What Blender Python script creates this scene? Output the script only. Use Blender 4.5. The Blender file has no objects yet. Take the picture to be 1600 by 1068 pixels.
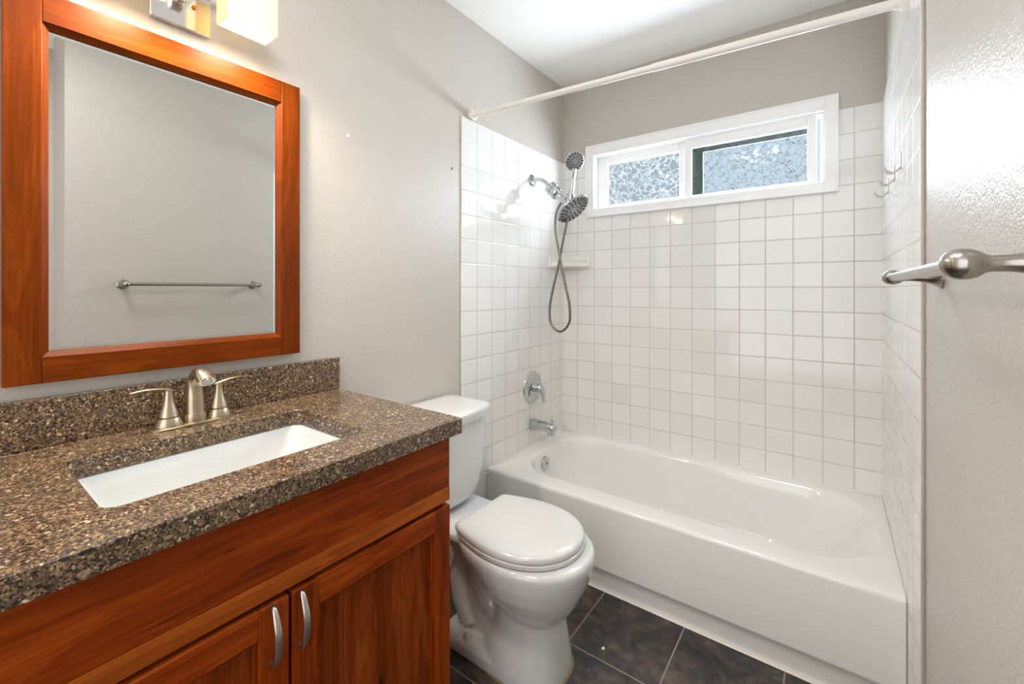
import bpy, bmesh, math, random
from mathutils import Vector, Matrix

S = bpy.context.scene
COL = S.collection
R = math.radians

# ------------------------------------------------------------------ camera
cam_data = bpy.data.cameras.new('camera')
cam = bpy.data.objects.new('camera', cam_data)
COL.objects.link(cam)
F_PX, YAW, HORIZON = 679.8, R(36.28), 451.3
cam.location = (1.338, 0.0, 1.207)
cam.rotation_euler = (R(90), 0, YAW)
cam_data.sensor_fit = 'HORIZONTAL'
cam_data.sensor_width = 36.0
cam_data.lens = 36.0 * F_PX / 1600.0
cam_data.shift_y = -(534.0 - HORIZON) / 1600.0
cam_data.clip_start = 0.02
S.camera = cam

# ------------------------------------------------------------------ view / render switches
S.view_settings.view_transform = 'Standard'
S.view_settings.look = 'None'
S.view_settings.gamma = 1.0
S.view_settings.use_curve_mapping = False
S.view_settings.exposure = 0.0
try:
    S.cycles.use_denoising = True
    S.cycles.max_bounces = 12
    S.cycles.diffuse_bounces = 6
    S.cycles.glossy_bounces = 6
    S.cycles.transmission_bounces = 8
    S.cycles.transparent_max_bounces = 12
    S.cycles.sample_clamp_indirect = 6.0
    S.cycles.caustics_reflective = False
except Exception:
    pass

# ------------------------------------------------------------------ sky, daylight and added fills
W = bpy.data.worlds.new('sky')
S.world = W
W.use_nodes = True
bg = W.node_tree.nodes['Background']
bg.inputs[0].default_value = (0.70, 0.81, 0.89, 1)
bg.inputs[1].default_value = 1.0


def area(name, loc, rot, sx, sy, power, color):
    l = bpy.data.lights.new(name, 'AREA')
    l.shape = 'RECTANGLE'
    l.size, l.size_y = sx, sy
    l.energy = power
    l.color = color
    o = bpy.data.objects.new(name, l)
    COL.objects.link(o)
    o.location = loc
    o.rotation_euler = rot
    return o


# daylight outside the frosted window, plus unseen fills added overhead and behind the camera
area('window_daylight', (0.76, 2.62, 1.86), (R(-90), 0, 0), 1.6, 0.70, 136.0, (0.93, 0.97, 1.05))
area('overhead_fill', (0.80, 0.22, 2.43), (0, 0, 0), 0.34, 0.34, 13.0, (0.98, 0.98, 1.0))
area('rear_fill', (0.95, -0.93, 1.30), (R(90), 0, 0), 1.5, 2.0, 18.0, (0.98, 0.99, 1.02))

VANITY_WATT, VANITY_DOWN = 4.4, 2.9
VANITY_COLOR = (1.0, 0.86, 0.66)


# ------------------------------------------------------------------ colour + node helpers
def lin(c):
    c = c / 255.0
    return c / 12.92 if c <= 0.04045 else ((c + 0.055) / 1.055) ** 2.4


def rgb(r, g, b):
    return (lin(r), lin(g), lin(b), 1.0)


class NT:
    def __init__(self, name):
        self.m = bpy.data.materials.new(name)
        self.m.use_nodes = True
        self.t = self.m.node_tree
        self.b = self.t.nodes['Principled BSDF']
        self.out = self.t.nodes['Material Output']

    def n(self, kind, **kw):
        x = self.t.nodes.new(kind)
        for k, v in kw.items():
            setattr(x, k, v)
        return x

    def l(self, a, b):
        self.t.links.new(a, b)

    def val(self, sock, v):
        if isinstance(v, (int, float, tuple)):
            sock.default_value = v
        else:
            self.l(v, sock)

    def math(self, op, a, b=None, c=None, clamp=False):
        x = self.n('ShaderNodeMath', operation=op)
        x.use_clamp = clamp
        for i, v in enumerate((a, b, c)):
            if v is not None:
                self.val(x.inputs[i], v)
        return x.outputs[0]

    def smooth(self, v, lo, hi):
        x = self.n('ShaderNodeMapRange', interpolation_type='SMOOTHSTEP')
        self.l(v, x.inputs[0])
        x.inputs[1].default_value = lo
        x.inputs[2].default_value = hi
        return x.outputs[0]

    def coord(self, kind='Object'):
        return self.n('ShaderNodeTexCoord').outputs[kind]

    def mapped(self, scale, kind='Object', loc=(0, 0, 0)):
        mp = self.n('ShaderNodeMapping')
        mp.inputs['Scale'].default_value = scale
        mp.inputs['Location'].default_value = loc
        self.l(self.coord(kind), mp.inputs[0])
        return mp.outputs[0]

    def noise(self, vec, scale, detail=3.0, rough=0.5, dist=0.0):
        x = self.n('ShaderNodeTexNoise')
        self.l(vec, x.inputs['Vector'])
        x.inputs['Scale'].default_value = scale
        x.inputs['Detail'].default_value = detail
        x.inputs['Roughness'].default_value = rough
        x.inputs['Distortion'].default_value = dist
        return x.outputs['Fac']

    def ramp(self, fac, stops, mode='LINEAR'):
        x = self.n('ShaderNodeValToRGB')
        x.color_ramp.interpolation = mode
        el = x.color_ramp.elements
        while len(el) < len(stops):
            el.new(0.5)
        for e, (p, c) in zip(el, stops):
            e.position = p
            e.color = c
        self.l(fac, x.inputs[0])
        return x.outputs[0]

    def mix(self, fac, a, b):
        x = self.n('ShaderNodeMix', data_type='RGBA')
        self.val(x.inputs[0], fac)
        self.val(x.inputs[6], a)
        self.val(x.inputs[7], b)
        return x.outputs[2]

    def bump(self, h, strength, dist, normal=None):
        x = self.n('ShaderNodeBump')
        x.inputs['Strength'].default_value = strength
        x.inputs['Distance'].default_value = dist
        self.l(h, x.inputs['Height'])
        if normal is not None:
            self.l(normal, x.inputs['Normal'])
        return x.outputs[0]

    def set(self, **kw):
        names = dict(color='Base Color', rough='Roughness', metal='Metallic', normal='Normal', ior='IOR',
                     spec='Specular IOR Level', coat='Coat Weight', coat_rough='Coat Roughness',
                     trans='Transmission Weight', emit='Emission Color', emit_s='Emission Strength',
                     sss='Subsurface Weight')
        for k, v in kw.items():
            self.val(self.b.inputs[names[k]], v)
        return self


def plain(name, color, rough=0.4, metal=0.0, coat=0.0, spec=0.5):
    n = NT(name)
    n.set(color=color, rough=rough, metal=metal, coat=coat, spec=spec)
    return n.m


# ------------------------------------------------------------------ materials
def paint_material(name, color, rough, bump_scale, strength, spec=0.5):
    n = NT(name)
    c = n.coord()
    big = n.noise(c, 3.0, 2, 0.5)
    col = n.mix(big, tuple(v * 0.97 for v in color[:3]) + (1,), tuple(min(1, v * 1.03) for v in color[:3]) + (1,))
    h = n.math('ADD', n.noise(c, bump_scale, 2, 0.5), n.math('MULTIPLY', n.noise(c, bump_scale * 0.35, 1, 0.5), 0.8))
    n.set(color=col, rough=rough, normal=n.bump(h, strength, 0.004), spec=spec)
    return n.m


def tile_material(name, axes, offs, pitch, half, tile_a, tile_b, grout, rough, tilt):
    """square tiles laid on a grid: axes = the two object axes, offs = where a joint runs on each"""
    n = NT(name)
    sp = n.n('ShaderNodeSeparateXYZ')
    c = n.coord()
    n.l(c, sp.inputs[0])
    ds, ids, fr = [], [], []
    for ax, of in zip(axes, offs):
        u = n.math('DIVIDE', n.math('SUBTRACT', sp.outputs[ax], of), pitch)
        f = n.math('FRACT', u)
        fr.append(f)
        ids.append(n.math('FLOOR', u))
        ds.append(n.math('MULTIPLY', n.math('MINIMUM', f, n.math('SUBTRACT', 1.0, f)), pitch))
    d = n.math('MINIMUM', ds[0], ds[1])
    on_tile = n.smooth(d, half * 0.7, half * 1.35)
    pillow = n.smooth(d, half * 0.6, half * 0.6 + 0.0035)
    cb = n.n('ShaderNodeCombineXYZ')
    n.l(ids[0], cb.inputs[0])
    n.l(ids[1], cb.inputs[1])
    wn = n.n('ShaderNodeTexWhiteNoise', noise_dimensions='3D')
    n.l(cb.outputs[0], wn.inputs['Vector'])
    ws = n.n('ShaderNodeSeparateColor')
    n.l(wn.outputs['Color'], ws.inputs[0])
    h = pillow
    for i in (0, 1):
        h = n.math('ADD', h, n.math('MULTIPLY', n.math('SUBTRACT', ws.outputs[i], 0.5), n.math('MULTIPLY', fr[i], tilt)))
    wave = n.noise(c, 14.0, 2, 0.5)
    h = n.math('ADD', h, n.math('MULTIPLY', wave, tilt * 0.5))
    return n, c, d, on_tile, h, ws.outputs[2]


def wall_tile(name, axes, offs):
    n, c, d, on, h, rnd = tile_material(name, axes, offs, 0.1095, 0.0013, None, None, None, 0.1, 0.35)
    tile = n.mix(rnd, rgb(230, 229, 226), rgb(236, 235, 232))
    dirt = n.noise(c, 5.0, 2, 0.5)
    grout = n.mix(dirt, rgb(176, 166, 152), rgb(205, 197, 186))
    col = n.mix(on, grout, tile)
    rough = n.math('ADD', n.math('MULTIPLY', n.math('SUBTRACT', 1.0, on), 0.45), 0.07)
    n.set(color=col, rough=rough, normal=n.bump(h, 0.55, 0.0016), spec=0.55)
    return n.m


def slate_floor():
    n, c, d, on, h, rnd = tile_material('slate_floor', (0, 1), (0.61, 1.312), 0.305, 0.0022, None, None, None, 0.3, 0.0)
    a = n.noise(c, 7.0, 5, 0.6, 0.6)
    b = n.noise(c, 38.0, 4, 0.7)
    col = n.ramp(n.math('ADD', n.math('MULTIPLY', a, 0.75), n.math('MULTIPLY', n.math('SUBTRACT', b, 0.17), 0.46)),
                 [(0.39, rgb(24, 23, 25)), (0.49, rgb(50, 46, 46)), (0.56, rgb(76, 64, 56)), (0.66, rgb(112, 96, 82))])
    col = n.mix(n.math('MULTIPLY', rnd, 0.28), col, rgb(58, 59, 64))
    col = n.mix(on, rgb(150, 137, 120), col)
    hh = n.math('ADD', n.math('MULTIPLY', h, 0.4), n.math('ADD', n.math('MULTIPLY', b, 0.35), n.math('MULTIPLY', a, 0.5)))
    rough = n.math('ADD', n.math('MULTIPLY', n.math('SUBTRACT', 1.0, on), 0.4), 0.36)
    n.set(color=col, rough=rough, normal=n.bump(hh, 0.5, 0.004))
    return n.m


def wood(name, axis, dark, mid, light, seed, rough=0.32):
    """cherry with its grain along one object axis"""
    n = NT(name)
    sc = [10.0, 10.0, 10.0]
    sc[axis] = 1.1
    v = n.mapped(tuple(sc), loc=(seed * 1.7, seed * 2.3, seed * 0.9))
    broad = n.noise(v, 1.5, 3, 0.5, 1.4)
    rings = n.math('FRACT', n.math('MULTIPLY', broad, 9.0))
    rings = n.math('ABSOLUTE', n.math('SUBTRACT', n.math('MULTIPLY', rings, 2.0), 1.0))
    sc2 = [95.0, 95.0, 95.0]
    sc2[axis] = 3.0
    fine = n.noise(n.mapped(tuple(sc2), loc=(seed, seed, seed)), 2.0, 3, 0.6)
    f = n.math('ADD', n.math('MULTIPLY', broad, 0.62), n.math('ADD', n.math('MULTIPLY', rings, 0.09), n.math('MULTIPLY', fine, 0.34)))
    col = n.ramp(f, [(0.33, dark), (0.53, mid), (0.74, light)])
    sc3 = [44.0, 44.0, 44.0]
    sc3[axis] = 8.0
    fleck = n.noise(n.mapped(tuple(sc3), loc=(seed * 3.1, 0.4, seed)), 1.0, 1, 0.4, 0.5)
    mask = n.math('MULTIPLY', n.smooth(fleck, 0.745, 0.80), 0.75)
    col = n.mix(mask, col, tuple(x * 0.22 for x in dark[:3]) + (1,))
    n.set(color=col, rough=rough, normal=n.bump(fine, 0.06, 0.001), spec=0.12)
    return n.m


def quartz():
    n = NT('speckled_quartz')
    c = n.coord()
    warp = n.n('ShaderNodeVectorMath', operation='ADD')
    nz = n.n('ShaderNodeTexNoise')
    n.l(c, nz.inputs['Vector'])
    nz.inputs['Scale'].default_value = 90.0
    sc = n.n('ShaderNodeVectorMath', operation='SCALE')
    n.l(nz.outputs['Color'], sc.inputs[0])
    sc.inputs['Scale'].default_value = 0.006
    n.l(c, warp.inputs[0])
    n.l(sc.outputs[0], warp.inputs[1])

    def cells(scale):
        x = n.n('ShaderNodeTexVoronoi')
        n.l(warp.outputs[0], x.inputs['Vector'])
        x.inputs['Scale'].default_value = scale
        s = n.n('ShaderNodeSeparateColor')
        n.l(x.outputs['Color'], s.inputs[0])
        return s.outputs[0]
    big, small = cells(200.0), cells(400.0)
    stops = [(0.0, rgb(38, 31, 27)), (0.15, rgb(64, 50, 41)), (0.36, rgb(96, 76, 58)), (0.60, rgb(126, 102, 76)),
             (0.84, rgb(160, 132, 98)), (0.962, rgb(208, 188, 156))]
    a = n.ramp(big, stops, 'CONSTANT')
    b = n.ramp(small, stops, 'CONSTANT')
    patch = n.noise(c, 30.0, 2, 0.5)
    col = n.mix(n.smooth(n.noise(c, 160.0, 1, 0.5), 0.42, 0.56), a, b)
    col = n.mix(n.math('MULTIPLY', n.smooth(patch, 0.5, 0.8), 0.45), col, rgb(50, 42, 38))
    n.set(color=col, rough=0.22, spec=0.6)
    return n.m


def brushed(name, color, rough):
    n = NT(name)
    v = n.noise(n.mapped((40, 40, 600)), 1.0, 2, 0.5)
    n.set(color=color, metal=1.0, rough=n.math('ADD', n.math('MULTIPLY', v, 0.04), rough - 0.02))
    return n.m


def ceramic(name, color, rough=0.08):
    n = NT(name)
    v = n.noise(n.coord(), 6.0, 2, 0.5)
    n.set(color=n.mix(v, tuple(x * 0.985 for x in color[:3]) + (1,), color), rough=rough, spec=0.55, coat=0.3, coat_rough=0.05)
    return n.m


def frosted(name, ridge, body, seed, dark):
    """thin pane of rain-textured obscure glass: clear body with raised wandering ridges, refracted light put in as ridge tint"""
    n = NT(name)
    c = n.mapped((1, 1, 1), loc=(seed, 0, seed))
    nz = n.n('ShaderNodeTexNoise')
    n.l(c, nz.inputs['Vector'])
    nz.inputs['Scale'].default_value = 30.0
    nz.inputs['Detail'].default_value = 2.0
    sc = n.n('ShaderNodeVectorMath', operation='SCALE')
    n.l(nz.outputs['Color'], sc.inputs[0])
    sc.inputs['Scale'].default_value = 0.075
    ad = n.n('ShaderNodeVectorMath', operation='ADD')
    n.l(c, ad.inputs[0])
    n.l(sc.outputs[0], ad.inputs[1])
    vo = n.n('ShaderNodeTexVoronoi', feature='DISTANCE_TO_EDGE')
    n.l(ad.outputs[0], vo.inputs['Vector'])
    vo.inputs['Scale'].default_value = 29.0
    d = vo.outputs['Distance']
    line = n.math('SUBTRACT', 1.0, n.smooth(d, 0.004, 0.022))
    h = n.smooth(d, 0.0, 0.2)
    nrm = n.bump(h, 0.6, 0.003)
    tr = n.n('ShaderNodeBsdfTransparent')
    tr.inputs[0].default_value = body
    rd = n.n('ShaderNodeBsdfTranslucent')
    rd.inputs[0].default_value = ridge
    df = n.n('ShaderNodeBsdfDiffuse')
    df.inputs[0].default_value = ridge
    gl = n.n('ShaderNodeBsdfGlossy')
    gl.inputs['Roughness'].default_value = 0.08
    n.l(nrm, gl.inputs['Normal'])
    m0 = n.n('ShaderNodeMixShader')
    m0.inputs[0].default_value = 0.5 if dark else 0.80
    if dark:
        tr2 = n.n('ShaderNodeBsdfTransparent')
        tr2.inputs[0].default_value = ridge
        n.l(tr2.outputs[0], m0.inputs[1])
        n.l(tr2.outputs[0], m0.inputs[2])
    else:
        n.l(rd.outputs[0], m0.inputs[1])
        n.l(tr.outputs[0], m0.inputs[2])
    m1 = n.n('ShaderNodeMixShader')
    n.l(n.math('MULTIPLY', line, 0.9), m1.inputs[0])
    n.l(tr.outputs[0], m1.inputs[1])
    n.l(m0.outputs[0], m1.inputs[2])
    m2 = n.n('ShaderNodeMixShader')
    m2.inputs[0].default_value = 0.015
    n.l(m1.outputs[0], m2.inputs[1])
    n.l(gl.outputs[0], m2.inputs[2])
    n.l(m2.outputs[0], n.out.inputs['Surface'])
    return n.m


def shade_glass():
    n = NT('opal_shade_glass')
    df = n.n('ShaderNodeBsdfDiffuse')
    df.inputs[0].default_value = rgb(246, 238, 214)
    tl = n.n('ShaderNodeBsdfTranslucent')
    tl.inputs[0].default_value = rgb(246, 234, 200)
    m1 = n.n('ShaderNodeMixShader')
    m1.inputs[0].default_value = 0.30
    n.l(df.outputs[0], m1.inputs[1])
    n.l(tl.outputs[0], m1.inputs[2])
    gl = n.n('ShaderNodeBsdfGlossy')
    gl.inputs['Roughness'].default_value = 0.15
    m2 = n.n('ShaderNodeMixShader')
    m2.inputs[0].default_value = 0.05
    n.l(m1.outputs[0], m2.inputs[1])
    n.l(gl.outputs[0], m2.inputs[2])
    n.l(m2.outputs[0], n.out.inputs['Surface'])
    return n.m


M = {}
M['wall'] = paint_material('greige_wall_paint', rgb(195, 189, 180), 0.34, 210.0, 0.35)
M['ceiling'] = paint_material('white_ceiling_paint', rgb(250, 250, 248), 0.7, 160.0, 0.15)
M['tile_x'] = wall_tile('white_tile_side', (1, 2), (2.351 - 0.0472, 1.981))
M['tile_r'] = wall_tile('white_tile_right_side', (1, 2), (1.388, 1.981))
M['tile_y'] = wall_tile('white_tile_back', (0, 2), (0.1029, 1.981))
M['slate'] = slate_floor()
CH = (rgb(88, 33, 5), rgb(138, 56, 11), rgb(170, 80, 22))
M['wood_h'] = wood('cherry_grain_across', 1, *CH, 1.3)
M['wood_h2'] = wood('cherry_grain_across_pale', 1, rgb(124, 58, 16), rgb(164, 82, 26), rgb(188, 102, 38), 4.1)
M['wood_v'] = wood('cherry_grain_up', 2, *CH, 2.6)
M['wood_v2'] = wood('cherry_panel_grain_up', 2, rgb(78, 30, 6), rgb(124, 52, 13), rgb(160, 78, 24), 7.7)
M['frame_h'] = wood('mirror_cherry_across', 1, rgb(82, 32, 1), rgb(109, 46, 2), rgb(136, 64, 6), 5.2, 0.36)
M['frame_v'] = wood('mirror_cherry_up', 2, rgb(82, 32, 1), rgb(109, 46, 2), rgb(136, 64, 6), 6.4, 0.36)
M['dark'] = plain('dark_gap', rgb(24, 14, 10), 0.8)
M['quartz'] = quartz()
M['sink'] = ceramic('sink_porcelain', rgb(216, 218, 218))
M['toilet'] = ceramic('toilet_porcelain', rgb(216, 217, 216))
M['seat'] = ceramic('seat_plastic', rgb(216, 216, 214), 0.16)
M['tub'] = ceramic('tub_enamel', rgb(238, 237, 234), 0.10)
M['soap'] = ceramic('soap_dish_glaze', rgb(236, 234, 229), 0.1)
M['nickel'] = brushed('brushed_nickel', rgb(190, 176, 152), 0.28)
M['nickel2'] = brushed('satin_nickel_bar', rgb(170, 165, 158), 0.26)
M['steel'] = brushed('brushed_steel_pull', rgb(196, 190, 182), 0.30)
M['chrome'] = plain('chrome', rgb(196, 198, 200), 0.05, 1.0)
M['plate'] = plain('polished_lamp_plate', rgb(226, 224, 220), 0.12, 1.0)
M['hose'] = brushed('steel_shower_hose', rgb(122, 117, 112), 0.26)
M['black'] = plain('black_rubber', rgb(28, 28, 30), 0.5)
M['grey'] = plain('grey_spray_face', rgb(165, 167, 170), 0.3, 0.6)
M['brass'] = plain('brass_finial', rgb(196, 120, 40), 0.3, 0.9)
M['mirror'] = plain('mirror_silver', rgb(232, 234, 232), 0.0, 1.0)
M['vinyl'] = plain('white_vinyl', rgb(244, 244, 243), 0.35)
M['rod'] = plain('white_rod_enamel', rgb(236, 232, 226), 0.3)
M['screen'] = plain('dark_green_screen_frame', rgb(40, 56, 42), 0.5)
M['eave'] = plain('dark_eave_paint', rgb(60, 66, 54), 0.7)
M['casing'] = plain('grey_door_casing', rgb(150, 148, 143), 0.45)
M['caulk'] = plain('white_caulk', rgb(238, 234, 224), 0.5)
M['stain'] = plain('aged_caulk', rgb(150, 124, 90), 0.6)
M['glass_r'] = frosted('rain_glass_sliding', (0.22, 0.25, 0.27, 1), rgb(244, 248, 251), 0.3, True)  # dark ridge tint stands in for darker surroundings refracted by the glass
M['glass_l'] = frosted('rain_glass_fixed', rgb(150, 153, 155), rgb(226, 229, 230), 1.9, False)  # same glass, paler ridge tint standing in for refracted bright sky
M['shade'] = shade_glass()
n = NT('lit_bulb')
n.set(color=rgb(255, 250, 240), emit=(1.0, 0.93, 0.80, 1), emit_s=4.0)
M['bulb'] = n.m


# ------------------------------------------------------------------ mesh helpers
class MB:
    """collects geometry in world coordinates and links it as one mesh object"""

    def __init__(self):
        self.bm = bmesh.new()

    def face(self, vs):
        try:
            return self.bm.faces.new(vs)
        except ValueError:
            return None

    def box(self, x0, x1, y0, y1, z0, z1):
        v = [self.bm.verts.new(p) for p in ((x0, y0, z0), (x1, y0, z0), (x1, y1, z0), (x0, y1, z0),
                                            (x0, y0, z1), (x1, y0, z1), (x1, y1, z1), (x0, y1, z1))]
        for f in ((3, 2, 1, 0), (4, 5, 6, 7), (0, 1, 5, 4), (1, 2, 6, 5), (2, 3, 7, 6), (3, 0, 4, 7)):
            self.face([v[i] for i in f])
        return self

    def hexa(self, pts):
        v = [self.bm.verts.new(p) for p in pts]
        for f in ((3, 2, 1, 0), (4, 5, 6, 7), (0, 1, 5, 4), (1, 2, 6, 5), (2, 3, 7, 6), (3, 0, 4, 7)):
            self.face([v[i] for i in f])
        return self

    def loft(self, rings, cap0=True, cap1=True, closed=True):
        rv = [[self.bm.verts.new(p) for p in r] for r in rings]
        n_ = len(rv[0])
        for a, b in zip(rv, rv[1:]):
            for i in range(n_ if closed else n_ - 1):
                j = (i + 1) % n_
                self.face([a[i], a[j], b[j], b[i]])
        if cap0:
            self.face(rv[0][::-1])
        if cap1:
            self.face(rv[-1])
        return self

    def tube(self, path, radii, seg=16, flat=None, up=None, cap=True):
        """sweep a circle (or, with flat=(a, b) lists, an ellipse) along a path"""
        P_ = [Vector(p) for p in path]
        if isinstance(radii, (int, float)):
            radii = [radii] * len(P_)
        T = []
        for i in range(len(P_)):
            a = P_[max(0, i - 1)]
            b = P_[min(len(P_) - 1, i + 1)]
            T.append((b - a).normalized())
        if up is None:
            up = Vector((0, 0, 1)) if abs(T[0].z) < 0.9 else Vector((0, 1, 0))
        nrm = (Vector(up) - T[0] * Vector(up).dot(T[0])).normalized()
        rings = []
        for i, p in enumerate(P_):
            nrm = (nrm - T[i] * nrm.dot(T[i])).normalized()
            bi = T[i].cross(nrm)
            ra = rb = radii[i]
            if flat:
                ra, rb = flat[0][i], flat[1][i]
            rings.append([p + nrm * (math.cos(2 * math.pi * k / seg) * ra) + bi * (math.sin(2 * math.pi * k / seg) * rb)
                          for k in range(seg)])
        return self.loft(rings, cap, cap)

    def lathe(self, origin, axis, prof, seg=32):
        """prof = (distance along the axis, radius)"""
        o = Vector(origin)
        a = Vector(axis).normalized()
        u = a.orthogonal().normalized()
        w = a.cross(u)
        rings = [[o + a * t + (u * math.cos(2 * math.pi * k / seg) + w * math.sin(2 * math.pi * k / seg)) * max(r, 1e-4)
                  for k in range(seg)] for t, r in prof]
        return self.loft(rings)

    def build(self, name, mat, parent=None, bevel=0.0, bseg=2, smooth=True, angle=40, mods=()):
        bmesh.ops.recalc_face_normals(self.bm, faces=self.bm.faces)
        off = Vector((0, 0, 0))
        if parent is not None:
            off = root_of(parent)
        for v in self.bm.verts:
            v.co -= off
        me = bpy.data.meshes.new(name)
        self.bm.to_mesh(me)
        self.bm.free()
        me.materials.append(mat)
        if smooth:
            for p in me.polygons:
                p.use_smooth = True
            me.set_sharp_from_angle(angle=R(angle))
        o = bpy.data.objects.new(name, me)
        COL.objects.link(o)
        if parent is not None:
            o.parent = parent
        for kind, kw in mods:
            md = o.modifiers.new(kind.lower(), kind)
            for k, v in kw.items():
                setattr(md, k, v)
        if bevel > 0:
            md = o.modifiers.new('bevel', 'BEVEL')
            md.width = bevel
            md.segments = bseg
            md.limit_method = 'ANGLE'
            md.angle_limit = R(35)
            md.harden_normals = False
        return o


def root_of(o):
    v = Vector((0, 0, 0))
    while o is not None:
        v += Vector(o.location)
        o = o.parent
    return v


def tag(o, label, cat, group=None):
    o['label'] = label
    o['category'] = cat
    if group:
        o['group'] = group
    return o


def thing(name, label, cat, loc, group=None):
    o = bpy.data.objects.new(name, None)
    o.empty_display_size = 0.05
    COL.objects.link(o)
    o.location = loc
    return tag(o, label, cat, group)


def struct(o, label=None):
    o['kind'] = 'structure'
    if label:
        o['label'] = label
    return o


def rrect(x0, x1, y0, y1, r, z, k=8):
    """rounded rectangle outline, k points a corner, counter-clockwise"""
    pts = []
    for cx, cy, a0 in ((x1 - r, y1 - r, 0), (x0 + r, y1 - r, 90), (x0 + r, y0 + r, 180), (x1 - r, y0 + r, 270)):
        for i in range(k):
            a = R(a0 + 90.0 * i / (k - 1))
            pts.append((cx + r * math.cos(a), cy + r * math.sin(a), z))
    return pts


def spline(pts, sub=6):
    """Catmull-Rom through pts"""
    P_ = [Vector(p) for p in pts]
    out = []
    for i in range(len(P_) - 1):
        a, b, c, d = P_[max(i - 1, 0)], P_[i], P_[i + 1], P_[min(i + 2, len(P_) - 1)]
        for s in range(sub):
            t = s / sub
            out.append(0.5 * ((2 * b) + (c - a) * t + (2 * a - 5 * b + 4 * c - d) * t * t + (3 * b - a - 3 * c + d) * t ** 3))
    out.append(P_[-1])
    return out


def lerp_list(vals, n_):
    out = []
    for i in range(n_):
        t = i / (n_ - 1) * (len(vals) - 1)
        k = min(int(t), len(vals) - 2)
        out.append(vals[k] + (vals[k + 1] - vals[k]) * (t - k))
    return out


# ================================================================== THE ROOM
XR, YB, ZC, YF = 1.515, 2.360, 2.447, -1.0
struct(MB().box(-0.1, 2.05, YF - 0.1, YB + 0.1, -0.1, 0).build('floor', M['slate'], smooth=False), 'dark slate tile floor with pale grout')
struct(MB().box(-0.1, 2.05, YF - 0.1, YB + 0.1, ZC, ZC + 0.1).build('ceiling', M['ceiling'], smooth=False), 'white ceiling')
wl = struct(MB().box(-0.1, 0, YF - 0.1, YB + 0.1, 0, ZC).build('wall_left', M['wall'], smooth=False), 'greige wall behind the vanity')
# right wall ends just behind the edge of the picture, where the entry widens
YE, XE = 0.394, 1.95
wr = struct(MB().box(XR, XE, YE, YB + 0.1, 0, ZC).build('wall_right', M['wall'], smooth=False), 'greige wall with towel bar')
we = struct(MB().box(XE, XE + 0.1, YF - 0.1, YE + 0.02, 0, ZC).build('wall_entry', M['wall'], smooth=False), 'greige wall of the entry')
struct(MB().box(0, XE, YF - 0.1, YF, 0, ZC).build('wall_front', M['wall'], smooth=False), 'greige wall behind the viewer')
# back wall with the window hole
WX0, WX1, WZ0, WZ1 = 0.185, 1.345, 1.647, 2.028
wb = MB()
wb.box(0, WX0, YB, YB + 0.1, 0, ZC)
wb.box(WX1, XR, YB, YB + 0.1, 0, ZC)
wb.box(WX0, WX1, YB, YB + 0.1, 0, WZ0)
wb.box(WX0, WX1, YB, YB + 0.1, WZ1, ZC)
wb = struct(wb.build('wall_back', M['wall'], smooth=False), 'greige wall above the tile with window')
TZ = 1.981
MB().box(0, 0.009, 1.433, YB, 0, TZ).build('tile_panel', M['tile_x'], wl, bevel=0.005, bseg=3)
MB().box(1.506, XR, 1.388, YB, 0, TZ).build('tile_panel', M['tile_r'], wr, bevel=0.005, bseg=3)
tb = MB()
tb.box(0.009, WX0, 2.351, YB, 0.30, TZ)
tb.box(WX1, 1.506, 2.351, YB, 0.30, TZ)
tb.box(WX0, WX1, 2.351, YB, 0.30, WZ0)
tb.build('tile_panel', M['tile_y'], wb, smooth=False)

# white caulk line along the foot of the tub
struct(MB().box(0.009, 1.506, 1.614, 1.6252, 0.0, 0.004).build('trim_1', M['caulk'], bevel=0.002), 'white caulk line at the tub foot')

# ================================================================== WINDOW
FX0, FX1, FZ0, FZ1 = 0.169, 1.360, 1.630, 2.045
wy = 2.351


def ring_frame(mb, x0, x1, z0, z1, w, ya, yb, wb_=None, wt_=None):
    wb_ = w if wb_ is None else wb_
    wt_ = w if wt_ is None else wt_
    mb.box(x0, x0 + w, ya, yb, z0, z1)
    mb.box(x1 - w, x1, ya, yb, z0, z1)
    mb.box(x0 + w, x1 - w, ya, yb, z0, z0 + wb_)
    mb.box(x0 + w, x1 - w, ya, yb, z1 - wt_, z1)
    return mb


win = MB()
ring_frame(win, FX0, FX1, FZ0, FZ1, 0.046, wy - 0.016, YB + 0.075, 0.044, 0.058)
win.box(1.299, 1.3145, wy + 0.046, YB + 0.074, FZ0 + 0.04, FZ1 - 0.05)
win = struct(win.build('window_1', M['vinyl'], bevel=0.002), 'white vinyl sliding window with rain glass')
lip = MB()
ring_frame(lip, FX0 - 0.004, FX1 + 0.004, FZ0 - 0.003, FZ1 + 0.003, 0.011, wy - 0.021, wy - 0.001)
lip.build('window_trim', M['vinyl'], win, bevel=0.003)
st = MB()
ring_frame(st, FX0 + 0.046, FX1 - 0.046, FZ0 + 0.044, FZ1 - 0.058, 0.006, wy + 0.010, wy + 0.018)
st.build('window_stop', M['vinyl'], win, bevel=0.001)
# fixed light, left, set back
GL = MB()
ring_frame(GL, 0.216, 0.745, 1.677, 1.998, 0.060, wy + 0.044, wy + 0.068, 0.024, 0.058)
fx = GL.build('fixed_sash', M['vinyl'], win, bevel=0.002)
MB().box(0.270, 0.700, wy + 0.054, wy + 0.058, 1.695, 1.945).build('glass_pane', M['glass_l'], fx, smooth=False)
# sliding light, right, in front and pushed a little open
SL = MB()
ring_frame(SL, 0.718, 1.284, 1.674, 1.990, 0.034, wy + 0.019, wy + 0.042, 0.020, 0.052)
sl = SL.build('sliding_sash', M['vinyl'], win, bevel=0.002)
MB().box(0.748, 1.254, wy + 0.027, wy + 0.031, 1.690, 1.945).build('glass_pane', M['glass_r'], sl, smooth=False)
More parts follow.
